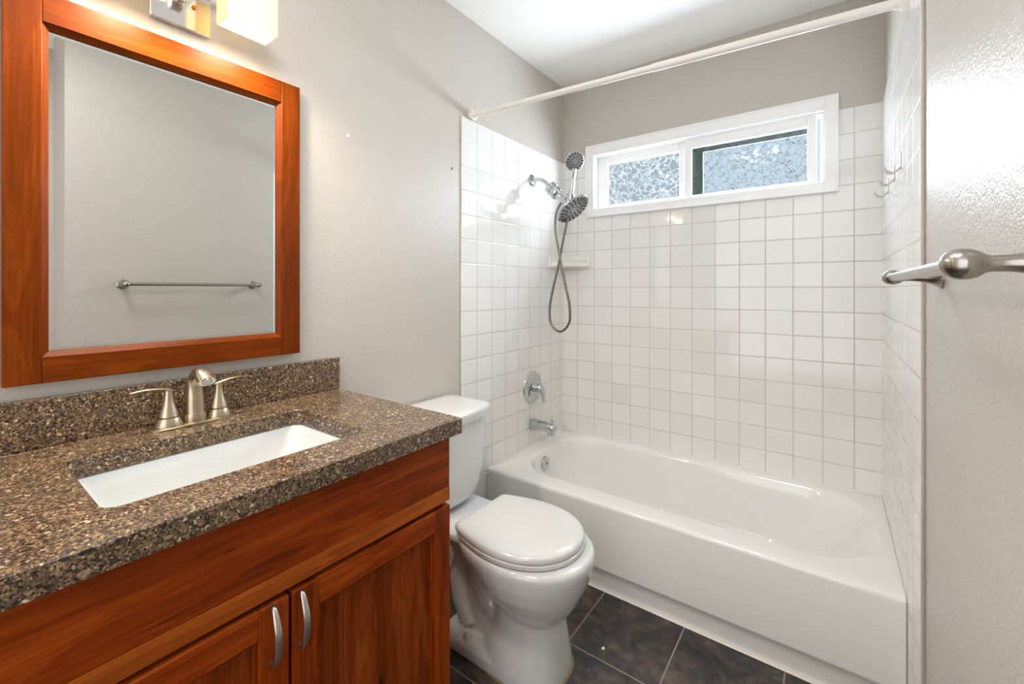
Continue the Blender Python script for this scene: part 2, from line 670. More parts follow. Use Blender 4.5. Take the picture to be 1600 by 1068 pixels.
# insect screen outside the sliding light
SC = MB()
SC.box(0.742, 0.797, wy + 0.072, wy + 0.082, 1.655, 1.985)
SC.box(1.262, 1.284, wy + 0.072, wy + 0.082, 1.655, 1.985)
SC.box(0.797, 1.262, wy + 0.072, wy + 0.082, 1.655, 1.690)
SC.box(0.797, 1.262, wy + 0.072, wy + 0.082, 1.922, 1.985)
SC.build('screen_frame', M['screen'], win, bevel=0.002)

# ================================================================== BATHTUB
tub = thing('bathtub', 'long white alcove bathtub with sloped end below the window', 'bathtub', (0.757, 1.98, 0))
TX0, TX1, TY0, TY1, TZR = 0.0095, 1.5055, 1.606, 2.3505, 0.353
k = 12
rings = [
    rrect(TX0 + 0.01, TX1 - 0.01, TY0 + 0.024, TY1 - 0.01, 0.004, 0.0, k),
    rrect(TX0 + 0.002, TX1 - 0.002, TY0 + 0.020, TY1 - 0.005, 0.004, 0.0, k),
    rrect(TX0 + 0.002, TX1 - 0.002, TY0 + 0.020, TY1 - 0.005, 0.004, 0.0555, k),
    rrect(TX0 + 0.002, TX1 - 0.002, TY0 + 0.0196, TY1 - 0.005, 0.004, 0.0565, k),
    rrect(TX0 + 0.001, TX1 - 0.001, TY0 + 0.0012, TY1 - 0.002, 0.004, 0.0905, k),
    rrect(TX0, TX1, TY0 + 0.0002, TY1, 0.004, 0.0925, k),
    rrect(TX0, TX1, TY0, TY1, 0.004, 0.097, k),
    rrect(TX0, TX1, TY0, TY1, 0.004, 0.336, k),
    rrect(TX0, TX1, TY0 + 0.0012, TY1, 0.004, 0.3435, k),
    rrect(TX0, TX1, TY0 + 0.0045, TY1, 0.005, 0.3490, k),
    rrect(TX0, TX1, TY0 + 0.0095, TY1, 0.006, 0.3520, k),
    rrect(TX0 + 0.001, TX1 - 0.001, TY0 + 0.0165, TY1 - 0.001, 0.007, TZR, k),
    rrect(0.082, 1.474, 1.700, 2.305, 0.20, TZR, k),
    rrect(0.090, 1.466, 1.708, 2.298, 0.20, TZR - 0.0015, k),
    rrect(0.097, 1.456, 1.716, 2.291, 0.20, TZR - 0.007, k),
    rrect(0.102, 1.446, 1.722, 2.285, 0.20, TZR - 0.016, k),
    rrect(0.108, 1.420, 1.730, 2.277, 0.19, 0.300, k),
    rrect(0.120, 1.350, 1.745, 2.262, 0.18, 0.200, k),
    rrect(0.134, 1.270, 1.762, 2.245, 0.165, 0.110, k),
    rrect(0.150, 1.220, 1.782, 2.225, 0.15, 0.070, k),
    rrect(0.185, 1.170, 1.815, 2.192, 0.12, 0.050, k),
    rrect(0.260, 1.090, 1.880, 2.130, 0.08, 0.046, k),
]
tm = MB()
tm.loft(rings)
tm.build('tub_body', M['tub'], tub, angle=40)
ov = MB().lathe((0.112, 1.968, 0.280), (0.99, 0.0, 0.12), [(-0.004, 0.036), (0.001, 0.037), (0.006, 0.034), (0.008, 0.028), (0.0085, 0.0)])
ov = ov.build('overflow_plate', M['chrome'], tub, angle=30)
ov['label'] = 'round chrome overflow plate'
MB().lathe((0.1195, 1.973, 0.281), (0.99, 0.0, 0.12), [(0.0, 0.005), (0.0022, 0.005), (0.003, 0.002)], 12).build('plate_screw', M['black'], ov)
dr = MB().lathe((0.31, 1.99, 0.045), (0, 0, 1), [(0, 0.034), (0.003, 0.034), (0.004, 0.02), (0.004, 0)]).build('tub_drain', M['chrome'], tub)

# ================================================================== TUB FITTINGS
YV = 2.0
valve = thing('shower_valve', 'round chrome shower valve with lever on the left tile wall', 'shower valve', (0.009, YV, 0.667))
es = MB().lathe((0.0085, YV, 0.667), (1, 0, 0), [(0, 0.088), (0.003, 0.088), (0.008, 0.083), (0.013, 0.068), (0.016, 0.040), (0.018, 0.026)], 48)
es.build('escutcheon', M['chrome'], valve, angle=50)
MB().lathe((0.02, YV, 0.667), (1, 0, 0), [(0, 0.026), (0.016, 0.025), (0.018, 0.022), (0.020, 0.022), (0.034, 0.024), (0.048, 0.022), (0.056, 0.014), (0.058, 0.0)]).build('hub', M['chrome'], valve)
lv = MB()
pth = spline([(0.052, YV, 0.682), (0.070, YV, 0.668), (0.080, YV, 0.640), (0.084, YV, 0.610), (0.086, YV, 0.592)], 5)
lv.tube(pth, 0.01, 16, flat=(lerp_list([0.010, 0.011, 0.008, 0.006, 0.004], len(pth)), lerp_list([0.014, 0.019, 0.016, 0.014, 0.009], len(pth))), up=(1, 0, 0))
lv.build('lever', M['chrome'], valve)

spt = thing('tub_spout', 'chrome tub spout with diverter pull above the tub rim', 'tub spout', (0.009, YV, 0.462))
sm = MB()
rr = []
for x, hz, hy, zc in ((0.0085, 0.030, 0.030, 0.464), (0.014, 0.032, 0.032, 0.464), (0.022, 0.031, 0.031, 0.464), (0.060, 0.029, 0.029, 0.464),
                      (0.095, 0.027, 0.027, 0.464), (0.118, 0.027, 0.026, 0.463), (0.140, 0.025, 0.025, 0.462), (0.152, 0.021, 0.022, 0.460), (0.157, 0.013, 0.014, 0.458)):
    rr.append([(x, YV + hy * math.cos(2 * math.pi * i / 24), zc + hz * math.sin(2 * math.pi * i / 24)) for i in range(24)])
sm.loft(rr)
sm.lathe((0.131, YV, 0.460), (0, 0, -1), [(0, 0.024), (0.025, 0.0225), (0.034, 0.0215), (0.034, 0.016), (0.02, 0.015)], 24)
sm.build('spout_body', M['chrome'], spt, angle=50)
MB().lathe((0.137, YV, 0.482), (0, 0, 1), [(0, 0.0035), (0.016, 0.0035), (0.017, 0.009), (0.024, 0.010), (0.026, 0.006), (0.0262, 0)], 16).build('diverter_pull', M['chrome'], spt)

# ------------------------------------------------------------------ shower arm, filter and rain head
sh = thing('shower_assembly', 'chrome shower arm with filter, large tilted rain head and looping hose', 'shower head', (0.009, 1.995, 1.803))
MB().lathe((0.0085, 1.995, 1.803), (1, 0, 0), [(0, 0.033), (0.003, 0.033), (0.008, 0.027), (0.011, 0.018), (0.012, 0.011)]).build('wall_flange', M['chrome'], sh)
arm = spline([(0.014, 1.995, 1.803), (0.045, 1.996, 1.804), (0.075, 1.998, 1.795), (0.098, 2.0, 1.777), (0.118, YV, 1.757)], 6)
MB().tube(arm, 0.0105, 16).build('shower_arm', M['chrome'], sh)
AX = Vector((0.70, 0, -0.714)).normalized()
p0 = Vector((0.110, YV, 1.766))
fl = MB().lathe(p0, AX, [(0, 0.013), (0.008, 0.016), (0.012, 0.026), (0.018, 0.033), (0.044, 0.034), (0.046, 0.030), (0.050, 0.030), (0.052, 0.034),
                         (0.078, 0.034), (0.084, 0.030), (0.088, 0.018), (0.104, 0.016), (0.112, 0.013)], 40)
fl.build('filter_canister', M['chrome'], sh, angle=35)
br = MB()
p1 = p0 + AX * 0.105
br.tube([p1, p1 + AX * 0.03, p1 + AX * 0.06], [0.015, 0.017, 0.014], 20)
br.tube([p1 + AX * 0.022, (0.222, YV, 1.692), (0.244, YV, 1.684)], [0.013, 0.014, 0.016], 18)
br.lathe((0.247, 1.999, 1.668), (0.14, -0.03, 0.99), [(0, 0.0165), (0.03, 0.0185), (0.031, 0.015)], 24)
br.build('diverter_bracket', M['chrome'], sh)

NH = Vector((0.66, -0.03, -0.75)).normalized()
hc = Vector((0.264, YV, 1.618))


def spray_head(center, normal, rad, depth, neck, name, parent, rings_):
    """chrome dish with a grey face and rows of dark nozzles radiating from the middle"""
    mb = MB().lathe(center - normal * depth, normal, [(0, neck), (depth * 0.25, neck * 1.3), (depth * 0.55, rad * 0.62), (depth * 0.78, rad * 0.93),
                                                      (depth * 0.90, rad), (depth, rad * 0.985), (depth + 0.001, rad * 0.95)], 48)
    head = mb.build(name, M['chrome'], parent, angle=45)
    MB().lathe(center, normal, [(0.0, rad * 0.93), (0.0022, rad * 0.925), (0.003, rad * 0.3), (0.004, rad * 0.16), (0.0042, 0)], 48).build('spray_face', M['grey'], head)
    nz = MB()
    u = normal.orthogonal().normalized()
    w = normal.cross(u)
    for cnt, r0, r1, half, ph in rings_:
        for i in range(cnt):
            a = 2 * math.pi * (i + ph) / cnt
            er = u * math.cos(a) + w * math.sin(a)
            et = normal.cross(er)
            o = center + normal * 0.0021
            b0, b1 = o + er * (r0 * rad), o + er * (r1 * rad)
            h_ = half * rad
            t_ = normal * 0.0022
            nz.hexa([b0 - et * h_ * .7, b1 - et * h_, b1 + et * h_, b0 + et * h_ * .7,
                     b0 - et * h_ * .7 + t_, b1 - et * h_ + t_, b1 + et * h_ + t_, b0 + et * h_ * .7 + t_])
    nz.build('nozzles', M['black'], head, smooth=False)
    return head


spray_head(hc, NH, 0.096, 0.040, 0.016, 'rain_head', sh,
           [(20, 0.66, 0.88, 0.052, 0.0), (20, 0.56, 0.64, 0.03, 0.5), (14, 0.40, 0.54, 0.05, 0.0), (8, 0.2, 0.3, 0.045, 0.2)])

hs = thing('hand_shower', 'small chrome hand shower standing upright in its holder above the rain head', 'hand shower', (0.252, 1.996, 1.70))
h0, h1 = Vector((0.250, 1.998, 1.690)), Vector((0.268, 1.994, 1.812))
hp = spline([h0 - (h1 - h0) * 0.28, h0, h0 + (h1 - h0) * 0.4, h0 + (h1 - h0) * 0.8, h1 + Vector((0.0, 0.004, 0.012))], 5)
MB().tube(hp, lerp_list([0.009, 0.012, 0.0135, 0.012, 0.014], len(hp)), 20).build('shower_handle', M['chrome'], hs)
NS = Vector((0.66, -0.52, -0.50)).normalized()
spray_head(Vector((0.277, 1.990, 1.862)), NS, 0.051, 0.024, 0.014, 'hand_head', hs,
           [(16, 0.64, 0.88, 0.06, 0.0), (16, 0.50, 0.60, 0.04, 0.5), (9, 0.28, 0.42, 0.05, 0.0)])
hose = [(0.222, 2.0, 1.690), (0.186, 1.998, 1.654), (0.165, 1.992, 1.605), (0.163, 1.988, 1.534), (0.178, 1.988, 1.441), (0.198, 1.988, 1.339), (0.224, 1.99, 1.218),
        (0.244, 1.995, 1.118), (0.238, 2.0, 1.030), (0.184, 2.003, 0.982), (0.127, 2.005, 1.020), (0.116, 2.008, 1.106), (0.137, 2.012, 1.219),
        (0.166, 2.014, 1.331), (0.184, 2.016, 1.421), (0.201, 2.018, 1.5), (0.215, 2.018, 1.56), (0.228, 2.012, 1.61), (0.243, 2.0, 1.655)]
MB().tube(spline(hose, 8), 0.0063, 12).build('shower_hose', M['hose'], sh)

# ------------------------------------------------------------------ ceramic corner shelf
sf = thing('soap_shelf', 'white ceramic corner soap shelf behind the shower hose', 'soap shelf', (0.009, 2.351, 1.335))
AY, BX = 2.168, 0.192         # ends on the left and the back tile
m_ = MB()


def diag(off, z0, z1):
    """plan outline of the shelf: the corner and a front line set back by off"""
    return [(0.0092, 2.3508), (0.0092, AY + off), (0.028, AY + off + 0.004), (BX - off - 0.004, 2.330), (BX - off, 2.3508)]


rings = []
for off, z in ((0.030, 1.334), (0.010, 1.338), (0.006, 1.345), (0.024, 1.366), (0.016, 1.372), (0.014, 1.376)):
    rings.append([(x, y, z) for x, y in diag(off, 0, 0)])
m_.loft(rings)
m_.build('tray', M['soap'], sf, bevel=0.002, angle=30)
up = MB()
up.hexa([(0.0092, AY, 1.334), (0.024, AY + 0.002, 1.336), (0.016, 2.3508, 1.336), (0.0092, 2.3508, 1.334),
         (0.0092, AY, 1.404), (0.013, AY + 0.002, 1.404), (0.013, 2.3508, 1.404), (0.0092, 2.3508, 1.404)])
up.build('side_flange', M['soap'], sf, bevel=0.0025)
up = MB()
up.hexa([(0.0092, 2.338, 1.336), (BX - 0.004, 2.334, 1.336), (BX, 2.3508, 1.334), (0.0092, 2.3508, 1.334),
         (0.0092, 2.345, 1.404), (BX - 0.002, 2.345, 1.404), (BX, 2.3508, 1.404), (0.0092, 2.3508, 1.404)])
up.build('back_flange', M['soap'], sf, bevel=0.0025)

# ------------------------------------------------------------------ curtain rod
rod = thing('shower_curtain_rod', 'white tension shower curtain rod below the ceiling', 'curtain rod', (0.0, 1.50, 2.0))
ra, rb = Vector((0.0005, 1.497, 2.001)), Vector((1.5145, 1.580, 1.985))
dv = (rb - ra).normalized()
mid = ra + (rb - ra) * 0.545
MB().tube([ra + dv * 0.02, mid + dv * 0.03], 0.0118, 20).build('inner_tube', M['rod'], rod)
MB().tube([mid, rb - dv * 0.02], 0.0138, 20).build('outer_tube', M['rod'], rod)
prof = [(0, 0.019), (0.004, 0.020), (0.016, 0.020), (0.018, 0.023), (0.024, 0.023), (0.026, 0.017), (0.036, 0.0155), (0.038, 0.012)]
MB().lathe(ra, dv, prof).build('end_cap', M['rod'], rod)
MB().lathe(rb, -dv, prof).build('end_cap', M['rod'], rod)

# ------------------------------------------------------------------ three robe hooks on the right tile
hook_specs = [(1.733, 1.592, 'steel double hook on right tile, nearest the towel bar'),
              (1.903, 1.589, 'steel double hook on right tile, middle of three'),
              (2.089, 1.582, 'steel double hook on right tile, closest to the window wall')]
for (hy, hz, lab) in hook_specs:
    hk = thing('robe_hook', lab, 'hook', (1.506, hy, hz), 'robe hooks on the right tile')
    MB().box(1.5025, 1.5062, hy - 0.010, hy + 0.010, hz - 0.024, hz + 0.023).build('back_plate', M['steel'], hk, bevel=0.001)
    for s in (-1, 1):
        pp = spline([(1.504, hy + s * 0.004, hz - 0.022), (1.492, hy + s * 0.007, hz - 0.034), (1.481, hy + s * 0.011, hz - 0.036),
                     (1.471, hy + s * 0.014, hz - 0.029), (1.466, hy + s * 0.016, hz - 0.018)], 5)
        MB().tube(pp, 0.0021, 10).build('prong', M['steel'], hk)

# ------------------------------------------------------------------ towel bar on the right wall
tbar = thing('towel_bar', 'satin nickel towel bar on the right wall', 'towel bar', (XR, 0.9, 1.231))
BXC, YN, YFR, BZ = 1.440, 0.595, 1.195, 1.231
MB().tube([(BXC, YN + 0.008, BZ), (BXC, YFR - 0.008, BZ)], 0.0085, 20).build('bar', M['nickel2'], tbar)
for yy in (YN, YFR):
    pm = MB().lathe((XR, yy, BZ), (-1, 0, 0), [(0, 0.0235), (0.004, 0.0235), (0.006, 0.021), (0.014, 0.016), (0.028, 0.0105), (0.045, 0.008), (0.056, 0.0078),
                                               (0.060, 0.009), (0.064, 0.0125), (0.070, 0.0148), (0.076, 0.0152), (0.082, 0.0142), (0.088, 0.0105), (0.091, 0.006), (0.092, 0)], 36)
    post = pm.build('post', M['nickel2'], tbar)
    s = -1 if yy == YN else 1
    MB().lathe((BXC, yy + s * 0.006, BZ), (0, s, 0), [(0, 0.0105), (0.010, 0.0105), (0.013, 0.007), (0.014, 0)], 20).build('end_button', M['nickel2'], post)

# ================================================================== VANITY
CT, CB = 0.878, 0.839
cabn = thing('vanity_cabinet', 'cherry wood bathroom vanity with two framed doors', 'vanity', (0.27, 0.395, 0))
L0, L1 = -0.012, 0.803
cb_ = MB()
cb_.box(0.002, 0.530, L0, L0 + 0.018, 0.0, CB - 0.001)
cb_.box(0.002, 0.530, L1 - 0.018, L1, 0.0, CB - 0.001)
cb_.box(0.002, 0.530, L0 + 0.018, L1 - 0.018, 0.10, 0.118)
cb_.box(0.002, 0.012, L0 + 0.018, L1 - 0.018, 0.118, CB - 0.001)
cb_.build('carcass', M['wood_v'], cabn, bevel=0.001)
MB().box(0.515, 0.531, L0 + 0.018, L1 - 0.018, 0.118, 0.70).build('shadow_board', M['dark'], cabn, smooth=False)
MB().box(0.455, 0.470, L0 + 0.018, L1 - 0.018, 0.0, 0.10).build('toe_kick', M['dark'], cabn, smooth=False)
MB().box(0.530, 0.550, L0, L1, 0.703, 0.829).build('fascia_board', M['wood_h'], cabn, bevel=0.001)
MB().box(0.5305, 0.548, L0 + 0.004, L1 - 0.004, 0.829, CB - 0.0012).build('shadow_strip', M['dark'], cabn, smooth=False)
MB().box(0.530, 0.5515, L0, L1, 0.669, 0.7028).build('face_rail', M['wood_h2'], cabn, bevel=0.0012)


def cab_door(y0, y1, hy):
    """shaker door: two stiles, two rails, a recessed panel and a bow pull"""
    z0, z1, x0, x1 = 0.098, 0.659, 0.532, 0.554
    w = 0.051
    d = MB().box(x0 + 0.002, x0 + 0.009, y0 + 0.004, y1 - 0.004, z0 + 0.004, z1 - 0.004).build('door', M['wood_v2'], cabn, smooth=False)
    for a, b in ((y0, y0 + w), (y1 - w, y1)):
        MB().box(x0, x1, a, b, z0, z1).build('door_stile', M['wood_v'], d, bevel=0.0018)
    for a, b in ((z1 - w, z1), (z0, z0 + w)):
        MB().box(x0, x1 - 0.0002, y0 + w, y1 - w, a, b).build('door_rail', M['wood_h'], d, bevel=0.0018)
    # small stepped moulding round the panel
    mm = MB()
    a0, a1, b0, b1 = y0 + w, y1 - w, z0 + w, z1 - w
    s_ = 0.006
    xa = x0 + 0.0145
    mm.box(x0 + 0.006, xa, a0 - 0.001, a0 + s_, b0, b1)
    mm.box(x0 + 0.006, xa, a1 - s_, a1 + 0.001, b0, b1)
    mm.box(x0 + 0.006, xa, a0 + s_, a1 - s_, b1 - s_, b1 + 0.001)
    mm.box(x0 + 0.006, xa, a0 + s_, a1 - s_, b0 - 0.001, b0 + s_)
    mm.build('panel_moulding', M['wood_v'], d, bevel=0.001)
    hm = MB()
    zc = 0.605
    pp = spline([(x1 - 0.001, hy, zc + 0.047), (x1 + 0.006, hy, zc + 0.0475), (x1 + 0.014, hy, zc + 0.040), (x1 + 0.0235, hy, zc + 0.018), (x1 + 0.0255, hy, zc - 0.004),
                 (x1 + 0.0225, hy, zc - 0.026), (x1 + 0.013, hy, zc - 0.044), (x1 + 0.006, hy, zc - 0.049), (x1 - 0.001, hy, zc - 0.049)], 5)
    n_ = len(pp)
    hm.tube(pp, 0.005, 12, flat=(lerp_list([0.006, 0.0055, 0.0036, 0.003, 0.003, 0.003, 0.0036, 0.0055, 0.006], n_), lerp_list([0.004, 0.0045, 0.0052, 0.006, 0.0062, 0.006, 0.0052, 0.0045, 0.004], n_)), up=(0, 0, 1))
    hm.build('handle', M['steel'], d)['label'] = 'brushed steel bow pull'


cab_door(L0 + 0.002, 0.3925, 0.363)
cab_door(0.3985, L1 - 0.002, 0.4125)

# ------------------------------------------------------------------ countertop with the sink cut-out
ctp = thing('countertop', 'speckled brown quartz vanity top with backsplash', 'countertop', (0.288, 0.395, CB))
kk = 8
CX0, CX1, CY0, CY1 = 0.0015, 0.576, -0.035, 0.823
HX0, HX1, HY0, HY1, HR = 0.156, 0.468, 0.161, 0.618, 0.026
cm = MB()
o_t = rrect(CX0, CX1, CY0, CY1, 0.0025, CT, kk)
o_b = rrect(CX0, CX1, CY0, CY1, 0.0025, CB, kk)
o_c = rrect(CX0 + 0.0018, CX1 - 0.0018, CY0 + 0.0018, CY1 - 0.0018, 0.0015, CT, kk)
o_t2 = rrect(CX0, CX1, CY0, CY1, 0.0025, CT - 0.0018, kk)
h_t = rrect(HX0, HX1, HY0, HY1, HR, CT, kk)
h_t2 = rrect(HX0 + 0.0012, HX1 - 0.0012, HY0 + 0.0012, HY1 - 0.0012, HR, CT - 0.0015, kk)
h_b = rrect(HX0 + 0.0012, HX1 - 0.0012, HY0 + 0.0012, HY1 - 0.0012, HR, CB, kk)
cm.loft([h_b, h_t2, h_t, o_c, o_t2, o_b, h_b], False, False)
bmesh.ops.remove_doubles(cm.bm, verts=cm.bm.verts, dist=1e-6)
cm.build('slab', M['quartz'], ctp, angle=25)
MB().box(0.0015, 0.020, CY0, 0.828, CT + 0.0004, 0.980).build('backsplash', M['quartz'], ctp, bevel=0.0015)

sink = thing('sink', 'white rectangular undermount sink set in the quartz top', 'sink', (0.31, 0.39, 0.70))
zt = CB - 0.0006
sr = [rrect(HX0 - 0.020, HX1 + 0.020, HY0 - 0.020, HY1 + 0.020, 0.035, zt - 0.012, 8),
      rrect(HX0 - 0.020, HX1 + 0.020, HY0 - 0.020, HY1 + 0.020, 0.035, zt, 8),
      rrect(HX0 - 0.002, HX1 + 0.002, HY0 - 0.002, HY1 + 0.002, 0.028, zt, 8),
      rrect(HX0 + 0.001, HX1 - 0.001, HY0 + 0.001, HY1 - 0.001, 0.028, zt - 0.004, 8),
      rrect(HX0 + 0.006, HX1 - 0.006, HY0 + 0.016, HY1 - 0.016, 0.034, zt - 0.040, 8),
      rrect(HX0 + 0.014, HX1 - 0.014, HY0 + 0.042, HY1 - 0.042, 0.040, zt - 0.095, 8),
      rrect(HX0 + 0.024, HX1 - 0.024, HY0 + 0.056, HY1 - 0.056, 0.045, zt - 0.118, 8),
      rrect(HX0 + 0.050, HX1 - 0.050, HY0 + 0.085, HY1 - 0.085, 0.045, zt - 0.130, 8),
      rrect(HX0 + 0.120, HX1 - 0.120, HY0 + 0.190, HY1 - 0.190, 0.030, zt - 0.134, 8)]
sk = MB()
sk.loft(sr, cap0=False)
bo = sk.build('basin', M['sink'], sink, angle=75, mods=[('SOLIDIFY', dict(thickness=0.007, offset=-1.0))])
MB().lathe((0.31, 0.39, zt - 0.1335), (0, 0, 1), [(0, 0.026), (0.002, 0.026), (0.003, 0.02), (0.006, 0.018), (0.0065, 0)]).build('sink_drain', M['nickel'], sink)

# ------------------------------------------------------------------ faucet
fc = thing('faucet', 'brushed nickel two-handle faucet behind the sink', 'faucet', (0.072, 0.402, CT))
FXC = 0.071
pl = MB()
rg = []
for gx, gy, z in ((0.030, 0.094, CT + 0.0003), (0.030, 0.094, CT + 0.0045), (0.027, 0.091, CT + 0.0065)):
    rg.append(rrect(FXC - gx, FXC + gx, 0.402 - gy, 0.402 + gy, gx - 0.001, z, 8))
pl.loft(rg)
pl.build('deck_plate', M['nickel'], fc, angle=35)
ZB = CT + 0.0062
for s, yc in ((-1, 0.350), (1, 0.454)):
    MB().lathe((FXC, yc, ZB), (0, 0, 1), [(0, 0.0285), (0.003, 0.0285), (0.019, 0.0215), (0.0195, 0.0205)]).build('handle_base', M['nickel'], fc, angle=30)
    hb = MB().lathe((FXC, yc, ZB + 0.0205), (0, 0, 1), [(0, 0.0195), (0.002, 0.0205), (0.014, 0.0175), (0.028, 0.0130), (0.042, 0.0098), (0.054, 0.0085), (0.062, 0.0082), (0.0635, 0.006)])
    hd = hb.build('handle', M['nickel'], fc, angle=35)
    zt_ = ZB + 0.083
    pp = spline([(FXC, yc - s * 0.010, zt_ - 0.002), (FXC, yc, zt_ + 0.001), (FXC + 0.001, yc + s * 0.022, zt_ + 0.0065), (FXC + 0.002, yc + s * 0.048, zt_ + 0.0085), (FXC + 0.003, yc + s * 0.073, zt_ + 0.006)], 5)
    MB().tube(pp, 0.005, 14, flat=(lerp_list([0.0025, 0.004, 0.0032, 0.0026, 0.0016], len(pp)), lerp_list([0.006, 0.0085, 0.0075, 0.0065, 0.005], len(pp))), up=(0, 0, 1)).build('lever', M['nickel'], hd)
MB().lathe((FXC + 0.002, 0.402, ZB), (0, 0, 1), [(0, 0.0245), (0.012, 0.0240), (0.0195, 0.0225), (0.020, 0.021)]).build('spout_base', M['nickel'], fc, angle=30)
pp = spline([(FXC + 0.002, 0.402, ZB + 0.020), (FXC + 0.002, 0.402, ZB + 0.050), (FXC + 0.002, 0.402, ZB + 0.080), (FXC + 0.008, 0.402, ZB + 0.104), (FXC + 0.028, 0.402, ZB + 0.119),
             (FXC + 0.055, 0.402, ZB + 0.117), (FXC + 0.080, 0.402, ZB + 0.104)], 6)
MB().tube(pp, 0.02, 28, flat=(lerp_list([0.021, 0.0175, 0.0150, 0.0135, 0.0125, 0.0125, 0.0125], len(pp)), lerp_list([0.021, 0.0190, 0.0175, 0.0165, 0.0165, 0.0175, 0.0180], len(pp))), up=(1, 0, 0)).build('spout', M['nickel'], fc, angle=35)
e0 = Vector((FXC + 0.080, 0.402, ZB + 0.104))
MB().lathe(e0 + Vector((-0.001, 0, 0.0006)), (0.86, 0, -0.51), [(0, 0.0105), (0.004, 0.0100), (0.0045, 0.008), (0.003, 0.007)], 24).build('aerator', M['grey'], fc)

# ================================================================== MIRROR
mr = thing('wall_mirror', 'rectangular mirror in a wide cherry wood frame above the vanity', 'mirror', (0.0, 0.393, 1.012))
MY0, MY1, MZ0, MZ1, MX = 0.0955, 0.690, 1.012, 1.8225, 0.026
SW, RW, IW = 0.0545, 0.0545, 0.0105
for ya, yb in ((MY0, MY0 + SW), (MY1 - SW, MY1)):
    MB().box(0.001, MX, ya, yb, MZ0, MZ1).build('frame_stile', M['frame_v'], mr, bevel=0.0015)
MB().box(0.001, MX - 0.0001, MY0 + SW + 0.0002, MY1 - SW - 0.0002, MZ0, MZ0 + RW).build('frame_rail', M['frame_h'], mr, bevel=0.0012)
MB().box(0.001, MX - 0.0001, MY0 + SW + 0.0002, MY1 - SW - 0.0002, MZ1 - RW - 0.008, MZ1).build('frame_rail', M['frame_h'], mr, bevel=0.0012)
a0, a1, b0, b1 = MY0 + SW, MY1 - SW, MZ0 + RW, MZ1 - RW - 0.008
c0, c1, e0_, e1_ = a0 + IW, a1 - IW, b0 + IW, b1 - IW
xo, xi, xk = MX - 0.003, 0.0145, 0.008
for quad in (((a0, b0), (c0, e0_), (c0, e1_), (a0, b1)), ((a1, b0), (c1, e0_), (c1, e1_), (a1, b1))):
    (p, q, r_, s_) = quad
    MB().hexa([(xk, p[0], p[1]), (xk, q[0], q[1]), (xk, r_[0], r_[1]), (xk, s_[0], s_[1]), (xo, p[0], p[1]), (xi, q[0], q[1]), (xi, r_[0], r_[1]), (xo, s_[0], s_[1])]).build('inner_lip', M['frame_v'], mr, smooth=False)
for quad in (((a0, b0), (a1, b0), (c1, e0_), (c0, e0_)), ((a0, b1), (a1, b1), (c1, e1_), (c0, e1_))):
    (p, q, r_, s_) = quad
    MB().hexa([(xk, p[0], p[1]), (xk, q[0], q[1]), (xk, r_[0], r_[1]), (xk, s_[0], s_[1]), (xo, p[0], p[1]), (xo, q[0], q[1]), (xi, r_[0], r_[1]), (xi, s_[0], s_[1])]).build('inner_lip', M['frame_h'], mr, smooth=False)
gm = MB()
bw = 0.011


def yz(ya, yb, za, zb, x):
    return [(x, ya, za), (x, yb, za), (x, yb, zb), (x, ya, zb)]


gm.loft([yz(c0 - 0.004, c1 + 0.004, e0_ - 0.004, e1_ + 0.004, 0.0085), yz(c0 - 0.004, c1 + 0.004, e0_ - 0.004, e1_ + 0.004, 0.0105),
         yz(c0 + bw - 0.004, c1 - bw + 0.004, e0_ + bw - 0.004, e1_ - bw + 0.004, 0.0112)])
gm.build('mirror_glass', M['mirror'], mr, smooth=False)

# ================================================================== VANITY LIGHT
vl = thing('vanity_light', 'two-shade vanity light with square plate above the mirror', 'wall lamp', (0.0, 0.391, 1.93))
MB().box(0.0008, 0.014, 0.331, 0.451, 1.872, 1.985).build('back_plate_core', M['vinyl'], vl, bevel=0.001)
MB().box(0.014, 0.020, 0.327, 0.455, 1.866, 1.991).build('back_plate', M['plate'], vl, bevel=0.0025)
MB().lathe((0.020, 0.417, 1.928), (1, 0, 0), [(0, 0.0055), (0.003, 0.0055), (0.005, 0.0035), (0.0055, 0)], 16).build('finial', M['brass'], vl)
am = MB()
am.lathe((0.020, 0.391, 1.942), (1, 0, 0), [(0, 0.014), (0.006, 0.014), (0.008, 0.009), (0.05, 0.009)], 24)
am.box(0.052, 0.076, 0.379, 0.403, 1.928, 1.972)
am.box(0.056, 0.072, 0.262, 0.520, 1.992, 2.008)
am.box(0.056, 0.072, 0.383, 0.399, 1.965, 2.0)
am.build('arm', M['chrome'], vl, bevel=0.0015)
SZ0, SZ1 = 1.872, 1.992
